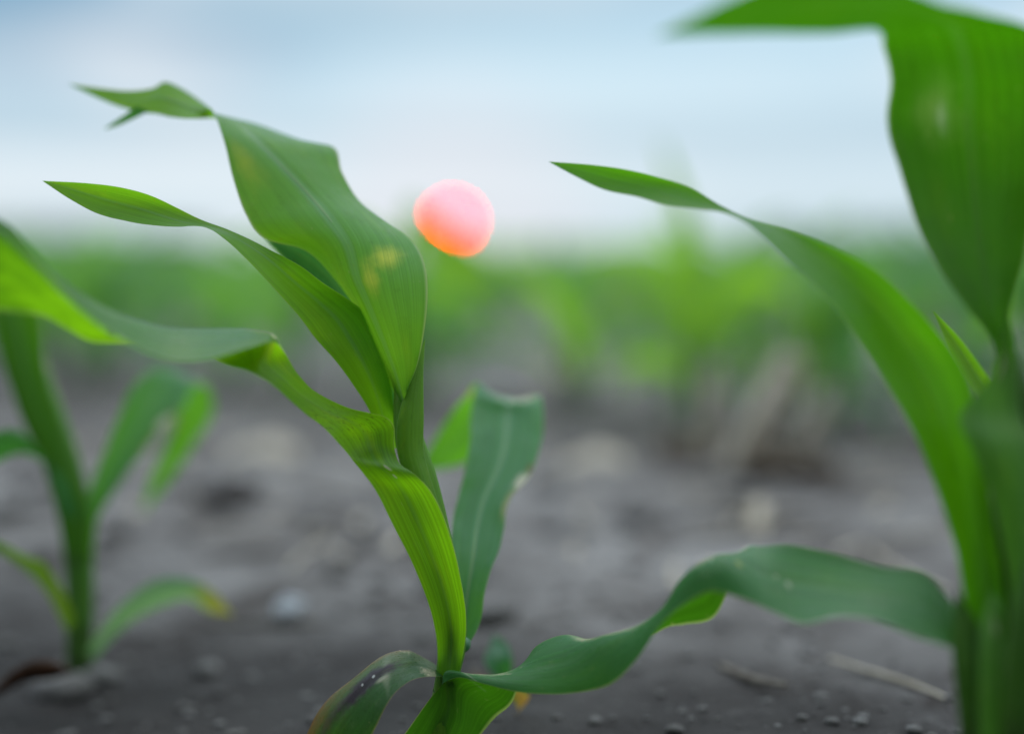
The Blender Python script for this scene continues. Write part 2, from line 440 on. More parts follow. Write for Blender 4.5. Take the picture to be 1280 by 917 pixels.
# creased long leaf
add_leaf(mp, [
    S(551, 858, 570, 857, .7825, 0, -.004), S(548, 835, 576, 832, .781, 0, -.002), S(547, 815, 580, 810, .778, .0, .003), S(545, 795, 583, 785, .776, 0, .005), S(536, 757, 582, 752, .773, 0, .006), S(517, 708, 574, 710, .770, 0, .007),
    S(494, 662, 560, 662, .766, 0, .008), S(470, 614, 540, 617, .764, .004, .007), S(456, 594, 518, 592, .763, .004, -.001), S(444, 579, 500, 580, .763, .006, -.004), S(433, 566, 493, 557, .763, .006, .006),
    S(421, 553, 493, 534, .762, .008, .009), S(411, 541, 482, 521, .761, .010, .006), S(400, 530, 464, 516, .760, .012, .004), S(386, 519, 432, 508, .757, .018, .004), S(362, 499, 394, 489, .752, .022, .004),
    S(337, 480, 374, 468, .747, .026, .002), S(308, 464, 358, 443, .744, .024, .0),
    T((284, 456, .752), (336, 424, .744), (342, 427, .730)),
    T((262, 446, .756), (318, 413, .746), (312, 434, .716)),
    T((235, 436, .756), (286, 411, .742), (266, 448, .706)),
    T((210, 430, .750), (244, 411, .734), (222, 452, .697)),
    T((182, 432, .742), (200, 408, .722), (184, 442, .689)),
    T((150, 429, .728), (152, 394, .704), (152, 424, .682)),
    T((112, 427, .716), (114, 376, .692), (116, 400, .675)),
    T((80, 410, .708), (78, 354, .681), (80, 369, .668)),
    T((52, 395, .700), (42, 324, .672), (44, 332, .662)),
    T((8, 389, .692), (0, 290, .664), (4, 296, .655)),
    T((-45, 385, .682), (-48, 282, .656), (-50, 284, .648)),
    T((-110, 368, .670), (-118, 300, .648), (-120, 296, .64)),
    T((-182, 362, .65), (-188, 328, .636), (-190, 320, .632)),
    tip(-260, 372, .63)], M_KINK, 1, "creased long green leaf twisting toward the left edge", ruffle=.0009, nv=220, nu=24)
# pointed leaf
add_leaf(mp, [
    S(478, 560, 500, 560, .795, 0, .003), S(462, 515, 492, 512, .792, .006, .007), S(441, 482, 488, 470, .788, .010, .008), S(417, 450, 486, 447, .785, .010, .009),
    S(396, 425, 478, 421, .784, .008, .010), S(379, 402, 463, 396, .783, .006, .010), S(358, 378, 436, 374, .782, .006, .009), S(334, 352, 402, 352, .780, .008, .007),
    S(309, 324, 372, 331, .778, .012, .005), S(281, 298, 330, 308, .776, .018, .004), S(254, 284, 288, 289, .775, .022, .004), S(222, 284, 250, 274, .775, .020, .004),
    S(190, 281, 222, 260, .776, .014, .004), S(157, 276, 188, 244, .778, .008, .005), S(122, 267, 150, 234, .780, .004, .004), S(88, 249, 108, 229, .782, .002, .002), tip(53, 226, .785)],
    M_LEAF, 2, "pointed leaf reaching left with a slender tip", ruffle=.0009, nv=140)
# dark inner leaf
add_leaf(mp, [S(490, 520, 500, 505, .806, 0, .003), S(458, 450, 478, 420, .808, 0, .004), S(425, 405, 458, 372, .812, 0, .004), S(392, 362, 428, 330, .818, 0, .004),
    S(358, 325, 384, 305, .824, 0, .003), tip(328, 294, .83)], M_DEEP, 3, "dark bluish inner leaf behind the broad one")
# broad folded top leaf
add_leaf(mp, [
    T((498, 520, .795), (504, 502, .778), (510, 486, .775)),
    T((492, 495, .800), (495, 470, .776), (522, 456, .772)),
    T((482, 460, .806), (478, 425, .775), (531, 411, .772)),
    T((464, 410, .810), (460, 382, .777), (535, 368, .776)),
    T((430, 366, .808), (445, 346, .780), (531, 328, .784)),
    T((384, 316, .800), (434, 306, .785), (516, 300, .794)),
    T((330, 297, .798), (413, 274, .793), (485, 277, .806)),
    T((306, 266, .800), (388, 244, .803), (452, 252, .815)),
    T((291, 222, .808), (350, 204, .812), (428, 216, .822)),
    T((281, 180, .815), (322, 176, .820), (417, 182, .832)),
    T((272, 152, .822), (300, 156, .830), (372, 173, .842)),
    T((267, 142, .828), (276, 144, .836), (312, 154, .850)),
    T((266, 138, .834), (264, 141, .840), (268, 148, .848)),
    T((250, 127, .856), (240, 137, .842), (240, 149, .830)),
    T((225, 110, .858), (220, 128, .846), (215, 146, .836)),
    T((205, 101, .858), (198, 122, .850), (196, 142, .844)),
    T((188, 110, .858), (178, 126, .854), (174, 140, .850)),
    T((152, 113, .862), (145, 121, .860), (140, 130, .857)),
    tip(84, 105, .865)], M_PATCH, 4, "broad folded leaf with yellow patches and tip bent to the left", rib=.0010, ribflip=-1, rstart=.33, ruffle=.0012, nv=170)
add_leaf(mp, [S(170, 133, 186, 139, .848, 0, 0), S(158, 142, 168, 148, .850, 0, 0), S(143, 152, 148, 157, .853, 0, 0), tip(130, 162, .858)], M_DEEP, 5, "thin torn leaf strip hanging from the bent tip", nv=24, nu=6)
# rolled wrapping leaf
add_leaf(mp, [S(517, 640, 552, 640, .779, .004, -.004), S(510, 605, 538, 596, .779, .004, -.004), S(498, 570, 529, 560, .779, .006, -.004), S(496, 535, 529, 520, .779, .008, -.004),
    S(503, 500, 529, 482, .780, .008, -.003), S(515, 466, 530, 452, .782, .006, -.002), tip(531, 424, .785)], M_STALK, 6, "rolled sheath leaf wrapping the stalk", nv=50)
# leaf leaning back
add_leaf(mp, [S(556, 815, 580, 812, .800, 0, .005), S(560, 780, 596, 785, .803, 0, .006), S(564, 735, 606, 738, .810, 0, .007), S(564, 690, 619, 698, .820, 0, .007), S(566, 655, 627, 660, .832, 0, .008),
    S(573, 620, 638, 625, .845, 0, .008), S(582, 580, 664, 588, .860, .003, .008), S(588, 545, 676, 555, .874, .004, .008), S(589, 515, 680, 520, .888, .006, .008),
    S(594, 488, 677, 499, .900, .010, -.002, 636, 503), S(597, 478, 672, 495, .912, .012, -.004, 634, 501), S(590, 486, 652, 505, .928, .014, -.004), S(577, 500, 618, 530, .945, .01, -.003), S(556, 528, 590, 575, .955, .006, -.002), S(535, 562, 560, 585, .962, 0, 0), tip(520, 590, .965)],
    M_BITE, 7, "pale ribbed leaf leaning back with a bitten dry margin", rib=.0014, ribflip=-1, ruffle=.0034, nv=130)
# old folded bottom leaf
add_leaf(mp, [T((549, 872, .785), (545, 868, .783), (540, 862, .785)),T((558, 850, .778), (557, 846, .785), (553, 843, .795)), T((526, 847, .768), (527, 832, .780), (530, 822, .795)), T((500, 860, .762), (506, 832, .772), (508, 812, .786)),
    T((484, 880, .758), (476, 843, .765), (478, 817, .776)), T((468, 912, .756), (446, 868, .760), (440, 846, .768)), T((450, 948, .756), (416, 905, .758), (402, 884, .764)),
    T((430, 985, .760), (398, 950, .760), (380, 925, .764)), T((405, 1010, .766), (385, 988, .766), (368, 968, .768)), tip(365, 1010, .775)],
    M_OLD, 8, "old folded bottom leaf with a purple streak and brown edge", ruffle=.0014, nv=100)
# small yellowing leaf going down to the right
add_leaf(mp, [S(552, 880, 566, 866, .80, 0, .002), S(590, 872, 598, 860, .82, 0, .003), S(625, 868, 632, 852, .84, 0, .003), S(648, 885, 662, 870, .855, 0, .002), tip(628, 905, .862)], M_ORTIP, 9, "small lower leaf with an orange tip", nv=40)

# ---- right plant
base = at(1243, 1085, sp(.68)); base.z = soil_h(base.x, base.y)
rp = empty("corn_plant", base)
tag(rp, "tallest young corn plant at the right edge, its leaves running out of the frame", "corn plant")
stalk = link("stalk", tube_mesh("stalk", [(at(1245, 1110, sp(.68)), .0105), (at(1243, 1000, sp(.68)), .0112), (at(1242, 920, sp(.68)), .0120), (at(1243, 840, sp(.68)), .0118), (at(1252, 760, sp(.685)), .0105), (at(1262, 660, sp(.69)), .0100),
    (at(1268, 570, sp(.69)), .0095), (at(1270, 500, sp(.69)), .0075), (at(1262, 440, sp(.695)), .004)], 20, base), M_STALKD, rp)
# low twisting leaf
add_leaf(rp, [
    T((1202, 815, .672), (1204, 790, .678), (1204, 760, .684)),
    T((1188, 809, .671), (1190, 780, .680), (1190, 752, .688)),
    T((1146, 795, .672), (1152, 752, .684), (1156, 716, .694)), T((1098, 776, .675), (1096, 740, .690), (1100, 707, .700)), T((1050, 772, .680), (1040, 734, .697), (1046, 692, .708)),
    T((1005, 780, .686), (990, 726, .704), (990, 681, .716)), T((968, 765, .692), (955, 716, .707), (955, 682, .722)), T((938, 752, .697), (928, 700, .711), (930, 686, .728)), T((908, 742, .702), (900, 692, .714), (915, 728, .738)),
    T((884, 740, .706), (872, 706, .718), (893, 772, .742)), T((850, 760, .714), (848, 728, .724), (856, 781, .745)),
    T((822, 786, .720), (830, 756, .730), (835, 785, .748)), T((793, 826, .726), (796, 782, .736), (802, 800, .752)), T((766, 853, .734), (752, 800, .744), (752, 802, .760)),
    T((735, 863, .742), (712, 824, .752), (706, 792, .768)), T((692, 867, .750), (674, 834, .760), (668, 808, .776)),
    T((645, 864, .758), (630, 841, .768), (652, 845, .784)), T((608, 855, .764), (592, 843, .774), (640, 878, .788)), T((573, 846, .770), (560, 846, .778), (618, 898, .790)),
    T((546, 862, .776), (560, 888, .782), (594, 926, .790)), T((516, 902, .780), (540, 930, .784), (562, 962, .790)), T((490, 945, .784), (508, 965, .786), (525, 988, .790)), tip(476, 1005, .79)],
    M_LOW, 11, "low green leaf twisting left across the foreground with drooping tip", ruffle=.0010, nv=220, nu=24)
# long arching leaf
add_leaf(rp, [
    S(1222, 830, 1262, 800, .672, 0, .004), S(1207, 765, 1256, 755, .672, 0, .006), S(1194, 690, 1248, 690, .674, .002, .010), S(1174, 620, 1238, 610, .678, .004, .012), S(1144, 548, 1226, 540, .684, .006, .012), S(1115, 495, 1212, 478, .690, .008, .012),
    S(1084, 444, 1190, 436, .696, .008, .011), S(1052, 395, 1150, 388, .702, .008, .010), S(1014, 353, 1100, 342, .710, .010, .008), S(974, 315, 1044, 311, .717, .012, .006),
    S(934, 282, 986, 289, .723, .016, .005), S(902, 266, 938, 273, .728, .018, .004), S(868, 261, 900, 256, .733, .018, .004), S(830, 256, 862, 234, .738, .014, .004),
    S(796, 246, 825, 222, .743, .008, .004), S(755, 237, 782, 212, .748, .004, .003), S(722, 222, 740, 206, .752, .002, .001), tip(686, 202, .756)],
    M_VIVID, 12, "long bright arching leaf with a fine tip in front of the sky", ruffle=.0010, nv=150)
# broad upright leaf bent over at the top
add_leaf(rp, [
    S(1250, 560, 1282, 560, .688, 0, -.004), S(1248, 500, 1276, 500, .690, 0, -.002), S(1240, 432, 1264, 432, .692, .002, .006), S(1208, 386, 1266, 378, .694, .004, .010), S(1176, 340, 1281, 322, .697, .006, .014), S(1150, 292, 1292, 262, .700, .008, .016),
    S(1126, 225, 1306, 205, .702, .008, .017), S(1110, 160, 1312, 150, .700, .006, .017), S(1112, 100, 1308, 95, .694, .004, .014),
    T((1103, 58, .682), (1198, 46, .692), (1298, 48, .690)),
    T((1100, 41, .664), (1182, 26, .664), (1284, 30, .668)),
    T((1078, 41, .652), (1128, 8, .640), (1190, 8, .636)),
    T((1020, 43, .640), (1050, 0, .628), (1082, -34, .618)),
    T((950, 44, .632), (960, 12, .622), (978, -24, .612)),
    T((890, 44, .626), (892, 24, .618), (908, 0, .612)), T((850, 44, .622), (852, 34, .618), (860, 24, .614)), tip(818, 45, .618)],
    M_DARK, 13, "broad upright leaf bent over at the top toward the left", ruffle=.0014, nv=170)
# sheath leaf
add_leaf(rp, [S(1262, 800, 1296, 800, .668, .004, -.006), S(1262, 735, 1300, 735, .670, .004, -.006), S(1256, 690, 1300, 680, .672, .004, -.006), S(1240, 622, 1296, 612, .674, .004, -.006), S(1216, 562, 1290, 556, .676, .006, -.004),
    S(1199, 524, 1276, 512, .679, .008, .002), S(1212, 502, 1272, 474, .683, .006, .002), S(1236, 472, 1270, 432, .687, .004, .002), tip(1258, 384, .69)], M_SHEATH, 14, "short pale sheath leaf wrapped round the stalk", nv=60)
add_leaf(rp, [S(1200, 980, 1240, 985, .666, 0, -.006), S(1198, 900, 1238, 900, .667, 0, -.006), S(1192, 840, 1236, 840, .668, 0, -.006), S(1190, 800, 1226, 790, .670, 0, -.004), tip(1196, 735, .674)], M_STALKD, 15, "dark lower sheath", nv=40)
add_leaf(rp, [S(1226, 1000, 1276, 1000, .660, .002, -.006), S(1224, 920, 1278, 920, .661, .002, -.006), S(1222, 850, 1272, 850, .662, .003, -.006), S(1224, 800, 1262, 796, .664, .003, -.004), S(1230, 765, 1252, 760, .667, 0, -.002), tip(1240, 738, .67)],
    M_SHEATH, 17, "split green sheath at the foot of the stalk", nv=40)
add_leaf(rp, [S(1256, 1000, 1300, 1000, .655, .002, -.006), S(1254, 900, 1302, 900, .656, .002, -.006), S(1258, 820, 1304, 820, .658, .003, -.006), S(1266, 760, 1300, 750, .66, .003, -.004), tip(1282, 700, .664)],
    M_STALKD, 18, nv=40)
add_leaf(rp, [S(1258, 560, 1275, 560, .715, 0, 0), S(1225, 500, 1250, 496, .73, 0, .004), S(1190, 440, 1208, 432, .745, 0, .003), tip(1166, 388, .755)], M_LEAF, 16, "narrow leaf tip behind the arching leaf", nv=40)

# ---- left plant
KST[0] = 1.6
base = at(98, 852, sp(.96)); base.z = soil_h(base.x, base.y)
lp = empty("corn_plant", base)
tag(lp, "blurred smaller young corn plant at the left edge with drooping leaves", "corn plant")
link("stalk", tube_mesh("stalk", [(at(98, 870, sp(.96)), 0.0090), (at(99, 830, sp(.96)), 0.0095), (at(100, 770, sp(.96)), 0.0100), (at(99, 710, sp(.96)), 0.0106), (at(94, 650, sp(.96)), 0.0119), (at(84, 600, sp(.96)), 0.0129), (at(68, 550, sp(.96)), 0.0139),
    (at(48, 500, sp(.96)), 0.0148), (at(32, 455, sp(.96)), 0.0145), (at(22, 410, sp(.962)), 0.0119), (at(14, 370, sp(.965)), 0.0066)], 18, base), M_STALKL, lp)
add_leaf(lp, [S(80, 690, 112, 695, .950, 0, -.003), S(68, 630, 106, 630, .949, 0, -.004), S(50, 575, 90, 570, .949, 0, -.004), S(30, 530, 76, 528, .948, 0, -.004), S(8, 470, 58, 470, .947, 0, -.003), S(-8, 410, 50, 400, .945, 0, .004),
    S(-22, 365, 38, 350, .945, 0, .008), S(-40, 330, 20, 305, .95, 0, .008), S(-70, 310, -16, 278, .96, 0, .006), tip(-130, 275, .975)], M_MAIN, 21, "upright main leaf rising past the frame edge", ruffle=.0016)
add_leaf(lp, [S(78, 640, 96, 650, .944, .0, .0), S(62, 588, 84, 605, .938, .01, .0), S(38, 548, 58, 580, .930, .016, -.004), S(14, 536, 26, 566, .920, .018, -.005), S(-20, 548, -10, 580, .91, .016, -.004), S(-60, 590, -46, 612, .905, .01, 0), tip(-100, 660, .90)],
    M_DEEP, 22, "short shiny leaf arching off to the left", ruffle=.0014)
add_leaf(lp, [S(104, 700, 116, 705, .955, 0, .003), S(107, 650, 120, 655, .955, 0, .003), S(112, 610, 140, 618, .957, 0, .004), S(130, 562, 168, 580, .962, .004, .006), S(148, 520, 200, 542, .970, .01, .005), S(164, 484, 228, 508, .980, .018, .003),
    S(192, 462, 246, 480, .995, .022, -.004), S(222, 466, 262, 486, 1.012, .018, -.006), S(220, 510, 266, 515, 1.024, .008, -.006), S(206, 560, 238, 562, 1.030, .004, -.004), S(188, 600, 208, 605, 1.034, 0, -.002), tip(178, 640, 1.036)],
    M_BITE, 23, "arching right leaf with a bright drooping end", ruffle=.0016)
add_leaf(lp, [S(108, 815, 120, 822, .955, 0, .002), S(124, 790, 140, 797, .950, .004, .002), S(148, 758, 166, 776, .948, .01, -.002), S(190, 726, 202, 757, .946, .012, -.004), S(232, 722, 234, 748, .946, .010, -.004), S(264, 736, 260, 764, .948, .006, -.003), tip(292, 768, .936)],
    M_YTIP, 24, "low right leaf with a yellow tip", ruffle=.0012)
add_leaf(lp, [S(84, 790, 94, 775, .945, 0, .002), S(64, 750, 78, 738, .935, .004, .002), S(44, 724, 56, 704, .925, .006, .003), S(20, 704, 32, 694, .915, .006, .002), S(0, 692, 6, 680, .905, .004, .001), S(-30, 684, -26, 668, .90, 0, 0), tip(-60, 672, .895)],
    leaf_mat("corn_leaf_yellowing", base=(.10, .20, .02), lime=(.2, .36, .01), yellow=.9), 25, "low yellowing leaf running off to the left", ruffle=.0014)

KST[0] = 1.3
# ------------------------------------------------------------------ corn plants of the rows behind
def field_leaf_stations(r, z0, az, L, W, e0, droop, twist=0.0):
    st = []; p = Vector((0, 0, z0)); e = e0; n = 7
    side = Vector((-math.sin(az), math.cos(az), 0))
    for i in range(n+1):
        f = i/n
        w = W*(.45+1.9*f if f < .28 else 1.0)*(1-max(0, (f-.35)/.65)**1.7)
        w = max(min(w, W), .0004)
        d = Vector((math.cos(az)*math.cos(e), math.sin(az)*math.cos(e), math.sin(e)))
        up = Vector((-math.cos(az)*math.sin(e), -math.sin(az)*math.sin(e), math.cos(e)))
        tw = twist*f
        s = side*math.cos(tw)+up*math.sin(tw); u2 = up*math.cos(tw)-side*math.sin(tw)
        st.append((p-s*w/2+u2*w*.22, p.copy(), p+s*w/2+u2*w*.22))
        p = p + d*(L/n)
        e -= droop/n*(0.5+1.3*f)
        az2 = az
    return st

def field_variant(seed, H):
    r = random.Random(seed)
    parts = []
    sh = H*r.uniform(.40, .5)
    lean = Vector((r.uniform(-.012, .012), r.uniform(-.012, .012), 0))
    parts.append(("stalk", tube_mesh("stalk", [(Vector((0, 0, -.02)), .008), (Vector((0, 0, .03)), .0085), (lean*.5+Vector((0, 0, sh*.6)), .009), (lean+Vector((0, 0, sh)), .006), (lean*1.2+Vector((0, 0, sh*1.25)), .002)], 8), M_FIELDS))
    az0 = r.uniform(0, math.pi); n = r.choice((5, 6, 6, 7))
    for i in range(n):
        f = i/(n-1)
        az = az0 + (i % 2)*math.pi + r.uniform(-.45, .45)
        L = H*(.55+.75*math.sin(math.pi*(.15+.7*f)))*r.uniform(.85, 1.1)
        W = H*.155*(.6+.55*math.sin(math.pi*(.1+.75*f)))*r.uniform(.85, 1.1)
        st = field_leaf_stations(r, sh*(.18+.85*f), az, L, W, math.radians(36+32*f+r.uniform(-10, 6)), math.radians(r.uniform(60, 125)*(1-.35*f)), r.uniform(-1.0, 1.0))
        me, _, _ = blade_mesh("leaf", st, nu=6, nv=18, ruffle=.002, seed=seed*7+i)
        parts.append(("leaf", me, M_FIELD))
    return parts

variants = [field_variant(s, .30) for s in range(1, 7)]
# measure tops so no plant stands taller than wanted
tops = []
for parts in variants:
    tops.append(max(v.co.z for nm, me, mt in parts for v in me.vertices))
for parts in variants:
    for nm, me, mt in parts: me.materials.append(mt)
merged = []
for k, parts in enumerate(variants):
    bm = bmesh.new()
    for nm, me, mt in parts:
        o0 = len(bm.faces); bm.from_mesh(me)
        bm.faces.ensure_lookup_table()
        for fce in bm.faces[o0:]: fce.material_index = 0 if nm == "stalk" else 1
    me = bpy.data.meshes.new("field_corn"); bm.to_mesh(me); bm.free(); shade(me)
    me.materials.append(M_FIELDS); me.materials.append(M_FIELD)
    merged.append(me)

SUN_PX, SUN_PY = 566, 277
rows = []
ROW_D = Vector((ROW_N.y, -ROW_N.x))
Q0 = Vector((.30, 2.42))
k = 0
while True:
    # rows 0.76 m apart behind the near one
    q = Q0 + ROW_N*(.76*k)
    if q.y > 75: break
    s = -120.0
    rr = random.Random(100+k)
    while s < 120:
        s += (rr.choice((.04, .07, .11, .19)) if k < 2 else rr.choice((.06, .11, .17, .30))) + rr.uniform(0, .05)
        pnt = q + ROW_D*s + ROW_N*rr.uniform(-.09, .09)
        if pnt.y < 1.9: continue
        ang = pnt.x/pnt.y
        if abs(ang) < .43:
            rows.append((pnt.length, pnt.x, pnt.y))
    k += 1
rows.sort()
sunaz = (SUN_PX-640)/F
def top_limit(x, y):
    """height that keeps the line from the lens to the sun clear"""
    az = x/y; lim = .375
    if abs((az-sunaz)*y) < .26:
        lim = min(lim, CAM_H+.0122*y-.026)
    # lower gap in the row right of the sun
    pxx = 640+az*F
    if 735 < pxx < 840 and y < 30: lim = min(lim, .225)
    return lim
stuff_bm = bmesh.new()
GR = "young corn plants in the rows behind"
def low_poly(bm, x, y, H, r):
    az0 = r.uniform(0, 6.28)
    for i in range(5):
        az = az0+i*math.pi*1.07
        L = H*r.uniform(.7, 1.05); W = H*r.uniform(.09, .15); e = math.radians(r.uniform(45, 80)); p = Vector((x, y, H*.12*i)); sd = Vector((-math.sin(az), math.cos(az), 0))
        prev = None
        for q in range(4):
            w = W*(.6, 1, .75, .05)[q]/2
            a, b = bm.verts.new(p-sd*w), bm.verts.new(p+sd*w)
            if prev: bm.faces.new((prev[0], prev[1], b, a))
            prev = (a, b)
            p = p+Vector((math.cos(az)*math.cos(e), math.sin(az)*math.cos(e), math.sin(e)))*L/3
            p.z = min(p.z, H)
            e -= .75
n_ind = 0
for dist, x, y in rows:
    r = random.Random(int(x*1000)*7+int(y*1000))
    lim = top_limit(x, y)
    H = min(r.uniform(.24, .37) if dist < 5 else r.uniform(.2, .34), lim*r.uniform(.9, 1.0))
    z = soil_h(x, y); px_ = 640+x/y*F
    if n_ind < 290:
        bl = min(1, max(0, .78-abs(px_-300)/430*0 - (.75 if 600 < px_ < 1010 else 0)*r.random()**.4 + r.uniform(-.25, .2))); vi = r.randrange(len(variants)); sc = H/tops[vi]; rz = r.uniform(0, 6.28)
        if n_ind < 60:
            e = empty("field_corn_plant", (x, y, z))
            for nm, me, mt in variants[vi]:
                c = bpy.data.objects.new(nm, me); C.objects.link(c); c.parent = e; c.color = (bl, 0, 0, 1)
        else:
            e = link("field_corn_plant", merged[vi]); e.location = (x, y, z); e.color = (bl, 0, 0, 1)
        e.rotation_euler.z = rz; e.scale = (sc, sc, sc)
        tag(e, "blurred young corn plant standing in the rows behind under the pale sky", "corn plant", GR)
        n_ind += 1
    else:
        if abs(x/y) < .4: low_poly(stuff_bm, x, y, H*.93, r)
me = bpy.data.meshes.new("far_corn_rows"); stuff_bm.to_mesh(me); stuff_bm.free()
uvl = me.uv_layers.new(name="UVMap")
fo = link("far_corn_rows", me, M_FIELD); fo.color = (.12, 0, 0, 1)
tag(fo, kind="stuff", label="far rows of young corn merging into a green band at the horizon", cat="corn field")

for k_, (x, y, hh) in enumerate(((.56, .50, .40), (-.62, 1.12, .30))):
    vi = (2, 4)[k_]; sc = hh/tops[vi]
    e = empty("corn_plant", (x, y, soil_h(x, y)))
    for nm, me, mt in variants[vi]:
        c = bpy.data.objects.new(nm, me); C.objects.link(c); c.parent = e
    e.scale = (sc,)*3; e.rotation_euler.z = (0.5, 1.6)[k_]
    tag(e, ("next corn plant of the near row, beyond the right frame edge", "next corn plant of the near row, beyond the left frame edge")[k_], "corn plant")

# plant just left of the sun, one leaf crossing the lower left of its disc
def SB(*a, **k):
    a = list(a); a[4] = .775+(a[4]-.775)/1.3
    return S(*a, **k)
def tipb(x, y, d):
    return tip(x, y, .775+(d-.775)/1.3)
def gplant(px, d, label, leaves, stalk_top, seed=0):
    X = (px-640)/F*d; Y = d
    e = empty("field_corn_plant", (X, Y, soil_h(X, Y)))
    tag(e, label, "corn plant")
    org = e.location.copy()
    tx, ty = stalk_top
    link("stalk", tube_mesh("stalk", [(org-Vector((0, 0, .02)), .008), (org+Vector((0, 0, .05)), .009), (at(tx, ty+40, d), .009), (at(tx, ty, d), .004)], 10, org), M_FIELDS, e)
    for i, (st, mt) in enumerate(leaves):
        me, _, _ = blade_mesh("leaf", st, org, nu=8, nv=40, ruffle=.0004, seed=seed+i)
        link("leaf", me, mt, e).color = (.15, 0, 0, 1)
    return e
d = 2.4
gplant(508, d, "blurred corn plant whose bent leaf covers the lower left of the sun", [
    ([SB(502, 330, 512, 330, d), SB(505, 290, 520, 296, d, 0, .004), SB(512, 252, 526, 288, d, .0, -.004), SB(530, 264, 526, 304, d, 0, -.002), SB(554, 280.5, 542, 322, d, 0, -.002), SB(582, 300, 568, 342, d, 0, -.002), SB(606, 320, 597, 350, d, 0, -.002), tipb(625, 360, d)], M_FIELD),
    ([SB(500, 350, 508, 350, d), SB(480, 300, 500, 310, d, .01, .004), SB(455, 276, 476, 292, d, .02, -.004), SB(425, 285, 440, 305, d, .01, -.004), tipb(390, 330, d)], M_FIELD),
    ([SB(508, 380, 516, 378, d), SB(535, 345, 548, 362, d, .01, -.004), SB(575, 355, 578, 378, d, .01, -.004), tipb(615, 400, d)], M_FIELD)], (508, 330), 40)
d = 2.2
gplant(868, d, "blurred tall corn plant right of the sun with one leaf rising into the sky", [
    ([SB(860, 420, 874, 420, d), SB(860, 360, 880, 356, d, 0, .006), SB(853, 300, 873, 293, d, 0, .006), SB(838, 235, 851, 229, d, 0, .004), tipb(822, 170, d)], M_FIELD),
    ([SB(868, 430, 880, 432, d), SB(895, 370, 916, 384, d, .02, .004), SB(930, 335, 946, 360, d, .03, -.004), SB(972, 345, 976, 372, d, .02, -.004), tipb(1010, 400, d)], M_FIELD),
    ([SB(858, 450, 868, 440, d), SB(825, 400, 846, 386, d, .02, .004), SB(790, 372, 806, 350, d, .03, -.004), SB(752, 378, 760, 352, d, .02, -.004), tipb(715, 395, d)], M_FIELD),
    ([SB(862, 470, 872, 466, d), SB(900, 420, 914, 436, d, -.03, .004), SB(935, 420, 940, 446, d, -.05, -.004), tipb(968, 460, d)], M_FIELD),
    ([SB(860, 490, 870, 490, d), SB(822, 462, 836, 446, d, -.03, 0), SB(790, 462, 796, 440, d, -.05, -.003), tipb(760, 480, d)], M_FIELD)], (866, 420), 60)

# ------------------------------------------------------------------ debris lying on the soil
M_STRAW = plain_mat("dry_straw", (.38, .32, .24), (.58, .51, .41), .85, 40, stretch=(1, 1, 1))
M_TWIG = plain_mat("dark_twig", (.06, .05, .042), (.13, .11, .09), .9, 60)
M_STONE = plain_mat("pale_stone", (.34, .35, .37), (.50, .51, .54), .6, 40)
M_BROWN = plain_mat("brown_dead_leaf", (.045, .020, .011), (.11, .05, .025), .8, 50)
M_ROOT = plain_mat("dark_root", (.05, .036, .028), (.15, .115, .08), .95, 50)
M_CLOD = plain_mat("soil_clod_crust", (.06, .055, .053), (.19, .18, .18), .95, 45)

def dup(src, loc, rot, sc):
    c = src.copy(); C.objects.link(c); c.location = loc; c.rotation_euler = rot; c.scale = (sc,)*3
    return c

def stick_mesh(name, L, r, bend, seed, seg=8):
    q = random.Random(seed)
    pts = []
    for i in range(6):
        f = i/5-.5
        pts.append((Vector((L*f, bend*math.cos(f*3)*L+q.uniform(-.01, .01)*L, r*.9+q.uniform(0, .2)*r)), r*(1-.35*abs(f))*q.uniform(.85, 1.1)))
    return tube_mesh(name, pts, seg, wob=.25, seed=seed)

# shredded straw pieces: flat split stalk pieces
def straw_mesh(seed, L, W):
    q = random.Random(seed); st = []
    for i in range(6):
        f = i/5
        w = W*(.5+.5*math.sin(math.pi*(.15+.7*f)))*q.uniform(.8, 1.1)
        c = Vector((L*(f-.5), .12*L*math.sin(f*2.4+seed), .004+.006*math.sin(f*3.1)))
        tl = q.uniform(-.3, .3)
        st.append((c+Vector((0, -w/2, -tl*w*.5+.15*w)), c, c+Vector((0, w/2, tl*w*.5+.15*w))))
    me, _, _ = blade_mesh("dry_leaf_piece", st, nu=6, nv=18, ruffle=.002, seed=seed)
    me2 = me
    return me2
straws = []
for s in range(4):
    me = straw_mesh(s+3, (.07, .05, .09, .06)[s], (.016, .022, .012, .03)[s])
    me.materials.append(M_STRAW); straws.append(me)
GS = "pale scraps of dry corn residue on the soil"
q = random.Random(55)
def scrap(px, py, si, sc, rz, tilt=0.0, label=None, group=None, lift=0.0):
    g = ground_at(px, py)
    o = link("dry_leaf_scrap", straws[si]); o.location = (g.x, g.y, soil_h(g.x, g.y)+.002+lift); o.rotation_euler = (tilt, 0, rz); o.scale = (sc,)*3
    tag(o, label or "pale scrap of dry corn leaf lying on the grey soil of the middle distance", "dead leaf", group or GS)
    return o
for i in range(46):
    py = q.uniform(440, 690); px = q.uniform(-20, 1300)
    scrap(px, py, q.randrange(4), q.uniform(.4, .85), q.uniform(0, 6.28), q.uniform(-.3, .3))
def one(px, py, si, sc, rz, tilt, label, lift=0.0):
    o = scrap(px, py, si, sc, rz, tilt, label, lift=lift); del o["group"]; return o
one(705, 480, 3, 1.9, .4, .9, "large pale dead leaf scrap standing on edge behind the leaning leaf", .02)
one(745, 590, 3, 1.3, .1, .3, "pale broad dead leaf scrap right of the leaning leaf")
one(945, 645, 2, 1.2, 1.1, .2, "pale dry strip above the low twisting leaf's crest")
one(330, 575, 3, 1.5, .15, .25, "pale flat dead leaf scrap left of the middle corn plant")

